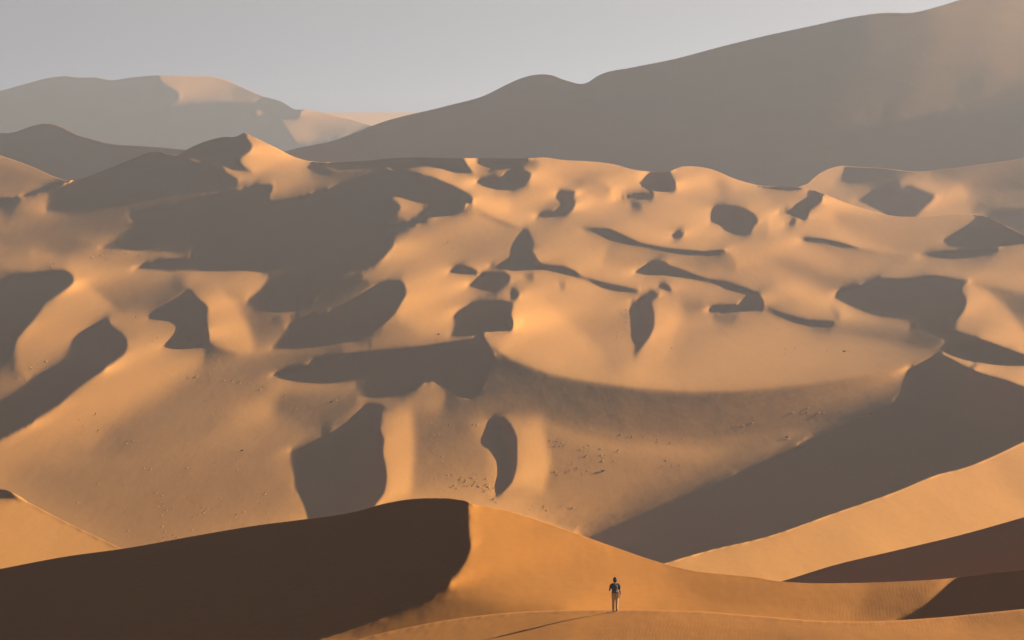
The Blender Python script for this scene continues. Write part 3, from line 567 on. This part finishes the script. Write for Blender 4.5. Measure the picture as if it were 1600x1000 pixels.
FAR = dict(
 sil=[(-320,180),(-200,165),(0,142),(40,131),(75,122),(105,119),(120,121),(150,121),(172,125),(205,121),(240,118),(300,119),(345,122),(380,137),(410,150),(440,159),(462,171),(475,171),
  (520,180),(560,190),(580,196),(640,215),(760,245)],
 gain=1.5, bottom=300, D0=2900, vref=228, r0=3.0, u1=760,
 shadow=[[(-330,100),(246,100),(247,120),(253,130),(270,138),(280,147),(278,156),(264,166),(263,171),(275,168),(300,163),(340,159),(385,161),(398,160),(408,150),(412,146),(440,150),(465,165),(470,171),
   (466,183),(450,187),(437,187),(455,212),(465,226),(480,228),(540,212),(575,198),(800,240),(800,320),(-330,320)]],
 hole=[[(395,170),(405,171),(416,179),(400,181)],[(242,218),(258,215),(262,220),(244,222)],[(268,229),(278,222),(290,223),(288,230)],[(290,229),(300,221),(314,222),(304,228)]],
 tone=[([(370,135),(412,148),(408,158),(380,160),(360,150)],.2,5),([(480,200),(530,196),(575,200),(540,212),(500,212)],.25,4)],
 lit=[(300,140,.5),(345,140,.42),(380,145,.3),(500,185,.45),(470,210,.45),(400,175,.45)])
# ---------------------------------------------------------------- materials
def sand_material(name, ripple, base=(0.46, 0.188, 0.038)):
    m, t, p = new_mat(name); N, L = t.nodes, t.links
    geo = N.new('ShaderNodeNewGeometry')
    p.inputs['Roughness'].default_value = 0.95; p.inputs['Specular IOR Level'].default_value = 0.08
    # broad mineral drift and fine grain
    mp = N.new('ShaderNodeMapping'); mp.inputs['Scale'].default_value = (.02, .007, .05); L.new(geo.outputs['Position'], mp.inputs[0])
    n1 = N.new('ShaderNodeTexNoise'); n1.inputs['Scale'].default_value = 1.0; n1.inputs['Detail'].default_value = 5; n1.inputs['Roughness'].default_value = .6; L.new(mp.outputs[0], n1.inputs['Vector'])
    r1 = N.new('ShaderNodeValToRGB'); r1.color_ramp.elements[0].position = .3; r1.color_ramp.elements[1].position = .72
    d = base; r1.color_ramp.elements[0].color = (d[0]*.93, d[1]*.90, d[2]*.86, 1); r1.color_ramp.elements[1].color = (d[0]*1.05, d[1]*1.07, d[2]*1.12, 1)
    L.new(n1.outputs['Fac'], r1.inputs['Fac'])
    n2 = N.new('ShaderNodeTexNoise'); n2.inputs['Scale'].default_value = 1.3; n2.inputs['Detail'].default_value = 8; n2.inputs['Roughness'].default_value = .7; L.new(geo.outputs['Position'], n2.inputs['Vector'])
    mr = N.new('ShaderNodeMapRange'); mr.inputs['From Min'].default_value = .3; mr.inputs['From Max'].default_value = .7; mr.inputs['To Min'].default_value = .95; mr.inputs['To Max'].default_value = 1.05
    L.new(n2.outputs['Fac'], mr.inputs['Value'])
    mx = N.new('ShaderNodeMix'); mx.data_type = 'RGBA'; mx.blend_type = 'MULTIPLY'; mx.inputs['Factor'].default_value = 1
    L.new(r1.outputs['Color'], mx.inputs[6]); L.new(mr.outputs['Result'], mx.inputs[7]); L.new(mx.outputs[2], p.inputs['Base Color'])
    # relief
    b1 = N.new('ShaderNodeBump'); b1.inputs['Strength'].default_value = 1.0; b1.inputs['Distance'].default_value = 1.0
    n3 = N.new('ShaderNodeTexNoise'); n3.inputs['Scale'].default_value = .35; n3.inputs['Detail'].default_value = 6; n3.inputs['Roughness'].default_value = .55; L.new(geo.outputs['Position'], n3.inputs['Vector'])
    sc = N.new('ShaderNodeMath'); sc.operation = 'MULTIPLY'; sc.inputs[1].default_value = .035; L.new(n3.outputs['Fac'], sc.inputs[0])
    # long wind streaks
    mp3 = N.new('ShaderNodeMapping'); mp3.inputs['Scale'].default_value = (.16, .035, .2); mp3.inputs['Rotation'].default_value = (0, 0, .5); L.new(geo.outputs['Position'], mp3.inputs[0])
    n4 = N.new('ShaderNodeTexNoise'); n4.inputs['Scale'].default_value = 1.0; n4.inputs['Detail'].default_value = 4; n4.inputs['Roughness'].default_value = .6; L.new(mp3.outputs[0], n4.inputs['Vector'])
    s4 = N.new('ShaderNodeMath'); s4.operation = 'MULTIPLY_ADD'; s4.inputs[1].default_value = .12; L.new(n4.outputs['Fac'], s4.inputs[0]); L.new(sc.outputs[0], s4.inputs[2])
    h = s4.outputs[0]
    if ripple:
        wv = N.new('ShaderNodeTexWave'); wv.wave_type = 'BANDS'; wv.bands_direction = 'X'; wv.inputs['Scale'].default_value = 1.7; wv.inputs['Distortion'].default_value = 9.0; wv.inputs['Detail'].default_value = 3; wv.inputs['Detail Scale'].default_value = .5
        mp2 = N.new('ShaderNodeMapping'); mp2.inputs['Rotation'].default_value = (0, 0, .25); mp2.inputs['Scale'].default_value = (1, .35, .6); L.new(geo.outputs['Position'], mp2.inputs[0]); L.new(mp2.outputs[0], wv.inputs['Vector'])
        nm = N.new('ShaderNodeTexNoise'); nm.inputs['Scale'].default_value = .05; nm.inputs['Detail'].default_value = 2; L.new(geo.outputs['Position'], nm.inputs['Vector'])
        ms = N.new('ShaderNodeMapRange'); ms.inputs['From Min'].default_value = .48; ms.inputs['From Max'].default_value = .68; ms.inputs['To Min'].default_value = .0003; ms.inputs['To Max'].default_value = .0032; L.new(nm.outputs['Fac'], ms.inputs['Value'])
        mm = N.new('ShaderNodeMath'); mm.operation = 'MULTIPLY'; L.new(wv.outputs['Fac'], mm.inputs[0]); L.new(ms.outputs['Result'], mm.inputs[1])
        ad = N.new('ShaderNodeMath'); ad.operation = 'ADD'; L.new(h, ad.inputs[0]); L.new(mm.outputs[0], ad.inputs[1]); h = ad.outputs[0]
    L.new(h, b1.inputs['Height']); L.new(b1.outputs[0], p.inputs['Normal'])
    return m
sand = sand_material('sand', False)
sand_near = sand_material('rippled_sand', True, (0.46, 0.165, 0.022))

# ---------------------------------------------------------------- the dunes
def masked_smooth(R, dom, n=1):
    for k in range(n):
        for ax in ((0, 1) if k == 0 and n == 1 else (0,)):
            W = dom.astype(float); A = np.where(dom, R, 0.)
            sl = lambda a, k: np.roll(a, k, ax)
            num = 2*A+sl(A, 1)+sl(A, -1); den = 2*W+sl(W, 1)+sl(W, -1)
            R = np.where(dom & (den > 0), num/np.maximum(den, 1e-9), R)
    return R

def to_world(U, V, D):
    return np.stack([D*(U-800)/FPX, D, CAM_Z-D*(V-VH)/FPX], -1)

BASIN['q'] = NEAR['q'] = 3.0
BACK_LEFT['q'] = RIGHT_DARK['q'] = LEFT_LIT['q'] = RIGHT_LIT['q'] = BACK_RIGHT['q'] = FRONT['q'] = 4.0
from concurrent.futures import ThreadPoolExecutor
def solve_layer(job):
    name, spec = job; q = spec.get('q', 2.0)
    Lr = Layer(spec, name).solve(qs={2.0: (20, 10, 5, 2.5, 1.4), 3.0: (20, 10, 5, 2.5)}.get(q, (20, 10, 5)))
    Lr.rho = masked_smooth(Lr.rho, Lr.dom, 1); Lr.comb()
    return name, Lr
with ThreadPoolExecutor(4) as pool:
    LAYERS = dict(pool.map(solve_layer, [('dune_field', MID), ('near_dune', NEAR), ('great_dune', BACK_RIGHT), ('basin_dunes', BASIN), ('front_ridge', FRONT), ('distant_dune', FAR),
        ('hill_dune', BACK_LEFT), ('left_dune', LEFT_LIT), ('right_dune', RIGHT_LIT), ('shaded_dune', RIGHT_DARK)]))
def build_dune(name, spec, material, du=2.0, dv=2.0, back=(60, 22)):
    Lr = LAYERS[name]
    u = np.arange(spec.get('u0', -320)+6, spec.get('u1', 1900)-6, du); sil = smooth_curve(spec['sil'], u)
    fl = (np.interp(u, *np.array(spec['floor'], float).T) if 'floor' in spec else np.full(len(u), float(spec['bottom'])))-6
    fl = np.maximum(fl, sil+12)
    nv = int((fl-sil).max()/dv)+1
    T = np.linspace(0, 1, nv)[:,None]
    V = sil[None,:]+T*(fl-sil)[None,:]; U = np.broadcast_to(u, V.shape)
    P = to_world(U, V, Lr.depth(U, V))
    # the lee side beyond the skyline
    rows = []
    run, drop = back; top = P[0]
    for k in range(7, 0, -1):
        t = k/7.0; Q = top.copy(); Q[:,1] += run*t; Q[:,2] -= drop*(t**1.3)
        rows.append(Q)
    P = np.concatenate([np.stack(rows), P], 0)
    nr, nc = P.shape[:2]
    idx = np.arange(nr*nc).reshape(nr, nc)
    quads = np.stack([idx[:-1,:-1], idx[1:,:-1], idx[1:,1:], idx[:-1,1:]], -1).reshape(-1, 4)
    me = bpy.data.meshes.new(name)
    me.vertices.add(nr*nc); me.vertices.foreach_set('co', P.astype(np.float32).ravel())
    me.loops.add(quads.size); me.loops.foreach_set('vertex_index', quads.astype(np.int32).ravel())
    me.polygons.add(len(quads)); me.polygons.foreach_set('loop_start', (np.arange(len(quads))*4).astype(np.int32))
    me.polygons.foreach_set('use_smooth', np.ones(len(quads), bool))
    me.update(calc_edges=True); me.validate()
    me.materials.append(material)
    o = bpy.data.objects.new(name, me); link(o); o['kind'] = 'structure'
    return o
build_dune('distant_dune', FAR, sand, 2, 2, (600, 190))
build_dune('hill_dune', BACK_LEFT, sand, 4, 4, (200, 70))
build_dune('great_dune', BACK_RIGHT, sand, 3, 3, (250, 100))
build_dune('basin_dunes', BASIN, sand, 2, 2, (60, 15))
build_dune('dune_field', MID, sand, 1.6, 1.6, (80, 30))
build_dune('left_dune', LEFT_LIT, sand, 3, 3, (60, 25))
build_dune('right_dune', RIGHT_LIT, sand, 3, 3, (50, 22))
build_dune('shaded_dune', RIGHT_DARK, sand_near, 3, 3, (40, 18))
build_dune('near_dune', NEAR, sand_near, 2, 2, (60, 26))
build_dune('front_ridge', FRONT, sand_near, 3, 3, (10, 2.6))
# the plain under everything, out to the horizon
bm = bmesh.new(); S = 30000
g = [(-S, -2000), (S, -2000), (S, 28000), (-S, 28000)]
bm.faces.new([bm.verts.new((x, y, CAM_Z-160)) for x, y in g]); me = bpy.data.meshes.new('sand_plain'); bm.to_mesh(me); bm.free(); me.materials.append(sand)
plain = link(bpy.data.objects.new('sand_plain', me)); plain['kind'] = 'structure'
# ---------------------------------------------------------------- haze
def make_haze(density):
    x, y0, y1, z0, z1 = 2600, -60, 3700, CAM_Z-162, CAM_Z+150
    bm = bmesh.new(); bmesh.ops.create_cube(bm, size=1)
    for v in bm.verts: v.co = ((v.co.x*2*x), y0+(v.co.y+.5)*(y1-y0), z0+(v.co.z+.5)*(z1-z0))
    me = bpy.data.meshes.new('haze'); bm.to_mesh(me); bm.free()
    m = bpy.data.materials.new('haze'); m.use_nodes = True; t = m.node_tree; t.nodes.clear()
    out = t.nodes.new('ShaderNodeOutputMaterial'); pv = t.nodes.new('ShaderNodeVolumePrincipled')
    pv.inputs['Color'].default_value = (.575, .575, .655, 1); pv.inputs['Density'].default_value = density; pv.inputs['Anisotropy'].default_value = .35
    t.links.new(pv.outputs[0], out.inputs['Volume']); me.materials.append(m)
    o = link(bpy.data.objects.new('haze', me)); o['kind'] = 'stuff'; return o
make_haze(2.1e-4)
# ---------------------------------------------------------------- the walker
def plain(name, col, rough=.85):
    m, t, p = new_mat(name); N, L = t.nodes, t.links
    geo = N.new('ShaderNodeNewGeometry'); n = N.new('ShaderNodeTexNoise'); n.inputs['Scale'].default_value = 18; n.inputs['Detail'].default_value = 4; L.new(geo.outputs['Position'], n.inputs['Vector'])
    r = N.new('ShaderNodeValToRGB'); r.color_ramp.elements[0].color = (*[c*.8 for c in col], 1); r.color_ramp.elements[1].color = (*[min(1, c*1.15) for c in col], 1)
    L.new(n.outputs['Fac'], r.inputs['Fac']); L.new(r.outputs['Color'], p.inputs['Base Color']); p.inputs['Roughness'].default_value = rough; p.inputs['Specular IOR Level'].default_value = .2
    return m
M_skin = plain('skin', (.20, .10, .06), .6); M_hair = plain('hair', (.012, .009, .008), .6); M_shirt = plain('navy_cloth', (.018, .022, .045))
M_trouser = plain('khaki_cloth', (.58, .48, .32)); M_shoe = plain('shoe_leather', (.06, .04, .025)); M_collar = plain('white_cloth', (.62, .60, .58)); M_pack = plain('pack_nylon', (.06, .085, .15), .6); M_strap = plain('strap_webbing', (.03, .035, .05))

def capsule(bm, a, b, ra, rb, n=10):
    a, b = Vector(a), Vector(b); ax = b-a
    for c, r in ((a, ra), (b, rb)):
        bmesh.ops.create_icosphere(bm, subdivisions=2, radius=r, matrix=Matrix.Translation(c))
    if ax.length < 1e-5: return
    q = Vector((0, 0, 1)).rotation_difference(ax).to_matrix().to_4x4()
    bmesh.ops.create_cone(bm, cap_ends=True, segments=n, radius1=ra, radius2=rb, depth=ax.length, matrix=Matrix.Translation((a+b)/2) @ q)
def organic(name, chains, mat, parent, voxel=.012, smooth=4, squash=None):
    """tapered limbs fused into one continuous skin"""
    bm = bmesh.new()
    for ch in chains:
        for p, q in zip(ch[:-1], ch[1:]): capsule(bm, p[:3], q[:3], p[3], q[3])
    if squash:
        for v in bm.verts: v.co = squash(v.co)
    me = bpy.data.meshes.new(name); bm.to_mesh(me); bm.free()
    tmp = bpy.data.objects.new('tmp', me); scene.collection.objects.link(tmp)
    rm = tmp.modifiers.new('r', 'REMESH'); rm.mode = 'VOXEL'; rm.voxel_size = voxel; rm.use_smooth_shade = True
    sm = tmp.modifiers.new('s', 'SMOOTH'); sm.iterations = smooth; sm.factor = .5
    dg = bpy.context.evaluated_depsgraph_get(); me2 = bpy.data.meshes.new_from_object(tmp.evaluated_get(dg)); me2.name = name
    bpy.data.objects.remove(tmp); bpy.data.meshes.remove(me)
    me2.materials.clear(); me2.materials.append(mat)
    for p in me2.polygons: p.use_smooth = True
    return link(bpy.data.objects.new(name, me2), parent)

def ground_at(layer, u, v):
    D = float(LAYERS[layer].depth(np.array([float(u)]), np.array([float(v)]))[0])
    return Vector((D*(u-800)/FPX, D, CAM_Z-D*(v-VH)/FPX))
foot = ground_at('front_ridge', 961, 955.0)
SC = (52*foot.y/FPX)/1.755
person = bpy.data.objects.new('person', None); link(person); person.location = foot; person.scale = (SC,)*3; person.rotation_euler = (0, 0, math.radians(-6))
tag(person, 'lone person in dark shirt and khaki trousers walking away along the front sand ridge', 'person')
def hand(w, d, out):
    """palm, four fingers and a thumb leaving the side of the palm, loosely curled"""
    w, d, out = Vector(w), Vector(d).normalized(), Vector(out).normalized(); side = d.cross(out).normalized(); ch = []
    kn = w+d*.085
    for i, (o, ln) in enumerate(((-.03, .066), (-.01, .075), (.01, .070), (.03, .055))):
        k = kn+side*o; ch.append([(*(w+side*o*.6), .014), (*k, .012)])
        k1 = k+d*ln*.45+out*.006; k2 = k1+d*ln*.35+out*.020; k3 = k2+d*ln*.15+out*.022
        ch.append([(*k, .0095), (*k1, .009), (*k2, .0085), (*k3, .0075)])
    t0 = w+d*.025-side*.03; ch.append([(*t0, .013), (*(t0+d*.03-side*.022+out*.01), .011), (*(t0+d*.058-side*.026+out*.022), .009)])
    return ch
skin = [[(0,0,1.44,.058),(0,.012,1.53,.054)], [(0,.012,1.60,.082),(0,.02,1.65,.098),(0,.012,1.69,.09)], [(0,.085,1.575,.04),(0,.06,1.56,.05)],
        [(0,.112,1.615,.012),(0,.128,1.595,.014)], [(-.098,.01,1.62,.016),(-.1,.0,1.645,.018)], [(.098,.01,1.62,.016),(.1,0,1.645,.018)],
        [(0,0,.98,.12),(0,0,1.12,.115),(0,0,1.30,.13),(0,0,1.40,.09)],
        [(.17,0,1.405,.06),(.235,-.02,1.20,.045),(.262,-.035,1.10,.042),(.268,.0,.97,.036),(.262,.03,.86,.029)],
        [(-.17,0,1.405,.06),(-.255,-.04,1.22,.045),(-.285,-.05,1.12,.042),(-.27,.05,1.07,.036),(-.235,.16,1.06,.029)],
        [(.085,0,.93,.075),(.09,.06,.5,.045),(.09,.02,.1,.034)], [(-.085,0,.93,.075),(-.09,.02,.5,.045),(-.09,-.10,.12,.034)]]
skin += hand((.262,.03,.86), (0,.12,-1), (-1,.2,0)) + hand((-.235,.16,1.06), (.35,1,.25), (.3,0,-1))
body = organic('body', skin, M_skin, person, voxel=.0075, smooth=2)
organic('hair', [[(0,-.012,1.63,.098),(0,-.005,1.69,.105),(0,.02,1.715,.092)], [(-.06,-.02,1.58,.045),(.06,-.02,1.58,.045)], [(-.07,.03,1.68,.04),(.07,.03,1.68,.04)]], M_hair, person, .01, 2)
organic('shirt', [[(0,0,.93,.155),(0,0,1.08,.148),(0,0,1.28,.165),(0,0,1.36,.14)], [(-.07,0,1.2,.13),(-.09,0,1.36,.10)], [(.07,0,1.2,.13),(.09,0,1.36,.10)], [(-.05,0,.95,.15),(.05,0,.95,.15)],
    [(-.13,0,1.41,.075),(-.20,-.01,1.36,.076),(-.248,-.038,1.235,.066)], [(.13,0,1.41,.075),(.20,-.01,1.36,.076),(.236,-.02,1.22,.066)], [(-.12,0,1.43,.055),(.12,0,1.43,.055)]], M_shirt, person, .012, 3,
    squash=lambda c: Vector((c.x, c.y*.78, c.z)))
organic('collar', [[(-.05,-.05,1.475,.028),(0,-.075,1.465,.03),(.05,-.05,1.475,.028)], [(0,-.078,1.46,.03),(0,-.11,1.40,.035)]], M_collar, person, .008, 2)
organic('trousers', [[(-.07,0,.93,.125),(.07,0,.93,.125)], [(.085,0,.90,.115),(.092,.035,.70,.092),(.092,.062,.5,.074),(.092,.045,.3,.066),(.09,.022,.13,.066)],
    [(-.085,0,.90,.115),(-.09,.015,.70,.092),(-.092,.02,.5,.074),(-.092,-.04,.3,.066),(-.09,-.088,.16,.066)]], M_trouser, person, .012, 3)
for sx, y, z in ((.09, .015, 0), (-.09, -.10, .03)):
    organic('shoe', [[(sx, y-.05, z+.045, .045), (sx, y+.08, z+.04, .042), (sx, y+.15, z+.03, .03)]], M_shoe, person, .01, 2)
pack = bpy.data.objects.new('backpack', None); link(pack); pack.location = foot; pack.scale = (SC,)*3; pack.rotation_euler = person.rotation_euler
tag(pack, 'blue grey backpack worn on the back of the walking person', 'backpack')
organic('pack_body', [[(-.07,-.20,1.06,.085),(-.07,-.20,1.36,.08)], [(.07,-.20,1.06,.085),(.07,-.20,1.36,.08)], [(0,-.22,1.06,.09),(0,-.21,1.38,.085)]], M_pack, pack, .012, 3)
organic('pocket', [[(-.06,-.285,1.08,.045),(.06,-.285,1.08,.045)], [(-.06,-.285,1.16,.04),(.06,-.285,1.16,.04)]], M_pack, pack, .012, 3)
for sx in (-1, 1):
    organic('strap', [[(sx*.09,-.15,1.38,.02),(sx*.115,-.06,1.475,.02),(sx*.125,.05,1.455,.02),(sx*.12,.13,1.36,.02),(sx*.13,.12,1.2,.018),(sx*.14,.0,1.06,.016),(sx*.1,-.14,1.02,.016)]], M_strap, pack, .01, 2)

# ---------------------------------------------------------------- scrub and hummocks on the flats
rng = random.Random(5)
M_scrub = plain('dry_scrub', (.16, .11, .05))
clusters = [(300,805,55,20,60),(225,835,40,10,26),(290,840,30,8,26),(250,760,60,25,18),(420,790,45,20,14),(350,720,80,14,14),(675,700,18,24,22),(735,755,25,14,48),(770,762,14,14,30),(700,730,25,20,16),(705,672,30,10,10),
  (872,692,12,6,14),(910,700,12,4,8),(885,738,22,6,22),(935,715,25,9,14),(1048,726,20,5,14),(980,683,30,6,12),(1050,690,20,4,8),(1265,646,22,6,18),(1226,684,10,2,5),(855,794,18,5,12),(895,793,8,2,5),
  (65,572,16,6,16),(40,592,14,5,12),(300,590,30,6,12),(360,592,30,4,14),(390,598,20,4,8),(330,640,40,10,10),(150,665,30,14,12),(205,690,20,5,10),(455,640,40,8,10),(515,628,8,2,4),(420,610,30,6,10),
  (978,500,6,14,14),(970,525,8,10,10),(975,486,6,5,8),(915,540,10,8,5),(1040,545,15,4,7),(1310,549,22,4,10),(1230,550,12,4,5),(382,494,6,5,9),(212,495,8,3,6),(246,532,6,5,7),(330,558,10,4,5),(683,523,3,2,2),(640,538,8,3,5),
  (450,585,20,4,8),(945,380,14,6,9),(900,385,8,5,6),(1050,360,10,5,6),(700,383,25,10,5),(1480,405,15,3,4),(160,400,25,5,14),(80,415,10,4,7),(200,395,30,5,8),(1370,652,10,3,4),(1160,663,20,4,7),(500,800,25,8,7),(430,825,15,5,6)]
hv, hf, gv, gf = [], [], [], []
def hummock(c, rad, hgt):
    b = len(hv); n = 7; ph = rng.random()*6.3
    for ring, (rr, hh) in enumerate(((1.0, -.12), (.62, .62), (.25, .95))):
        for k in range(n):
            a = ph+k*2*math.pi/n; w = rad*rr*(1+.25*(rng.random()-.5)); hv.append((c.x+w*math.cos(a), c.y+2.2*w*math.sin(a), c.z+hgt*hh))
    hv.append((c.x, c.y, c.z+hgt))
    for ring in range(2):
        for k in range(n):
            i, j = b+ring*n+k, b+ring*n+(k+1) % n; hf.append((i, j, j+n, i+n))
    for k in range(n): hf.append((b+2*n+k, b+2*n+(k+1) % n, b+3*n))
def blades(vs_, fs_, c, rad, hgt, n):
    for _ in range(n):
        a = rng.random()*6.3; r = rad*rng.random(); l = hgt*(.5+rng.random()*.7); lean = rad*(.4+rng.random()*.9); w = .02+.025*rng.random()
        bx, by = c.x+r*.5*math.cos(a), c.y+r*.5*math.sin(a); tx, ty = c.x+lean*math.cos(a), c.y+lean*math.sin(a)
        i = len(vs_); sx, sy = -math.sin(a)*w, math.cos(a)*w
        vs_ += [(bx-sx, by-sy, c.z-.03), (bx+sx, by+sy, c.z-.03), ((bx+tx)/2+sx, (by+ty)/2+sy, c.z+l*.7), (tx, ty, c.z+l)]
        fs_ += [(i, i+1, i+2), (i, i+2, i+3)]
for u, v, su, sv, n in clusters:
    for _ in range(n):
        uu, vv = rng.gauss(u, su*.7), rng.gauss(v, sv*.7)
        c = ground_at('dune_field', uu, vv); s = c.y/550.0; rad = s*(.08+.22*rng.random()**2)
        hummock(c, rad, rad*(.2+.24*rng.random()))
        if rng.random() < .12: blades(gv, gf, c+Vector((0, 0, rad*.4)), rad*.8, rad*1.1, 7)
for nm, vv, ff, mt in (('sand_hummocks', hv, hf, sand), ('dry_grass', gv, gf, M_scrub)):
    me = bpy.data.meshes.new(nm); me.from_pydata(vv, [], ff); me.materials.append(mt)
    for p in me.polygons: p.use_smooth = True
    link(bpy.data.objects.new(nm, me))['kind'] = 'stuff'
shrubs = [(942,737,1.0,'dark low shrub on the sand flat right of the glowing curved ridge'), (1229,684,.8,'small shrub standing alone under the long crescent crest near the great shadow'),
  (685,523,.7,'tiny dark shrub at the foot of the lit slope left of the notched shadow'), (518,629,.9,'low dry shrub on the pale strip above the broad square shadow'),
  (1319,550,.8,'small shrub on the lit slope above the right end of the crescent crest'), (378,705,.9,'dry shrub alone on the flat between the left valley and the square shadow')]
for u, v, s, lab in shrubs:
    c = ground_at('dune_field', u, v); e = bpy.data.objects.new('desert_shrub', None); link(e); e.location = c; tag(e, lab, 'shrub', 'shrubs dotted over the dune flats')
    k = s*c.y/550.0; o = Vector((0, 0, 0)); V1, F1 = [], []; blades(V1, F1, o, .4*k, .36*k, 60)
    V2, F2 = [], []; blades(V2, F2, o, .25*k, .35*k, 12)
    for nm, V_, F_ in (('foliage', V1, F1), ('stem', V2, F2)):
        me = bpy.data.meshes.new(nm); me.from_pydata(V_, [], F_); me.materials.append(M_scrub); link(bpy.data.objects.new(nm, me), e)
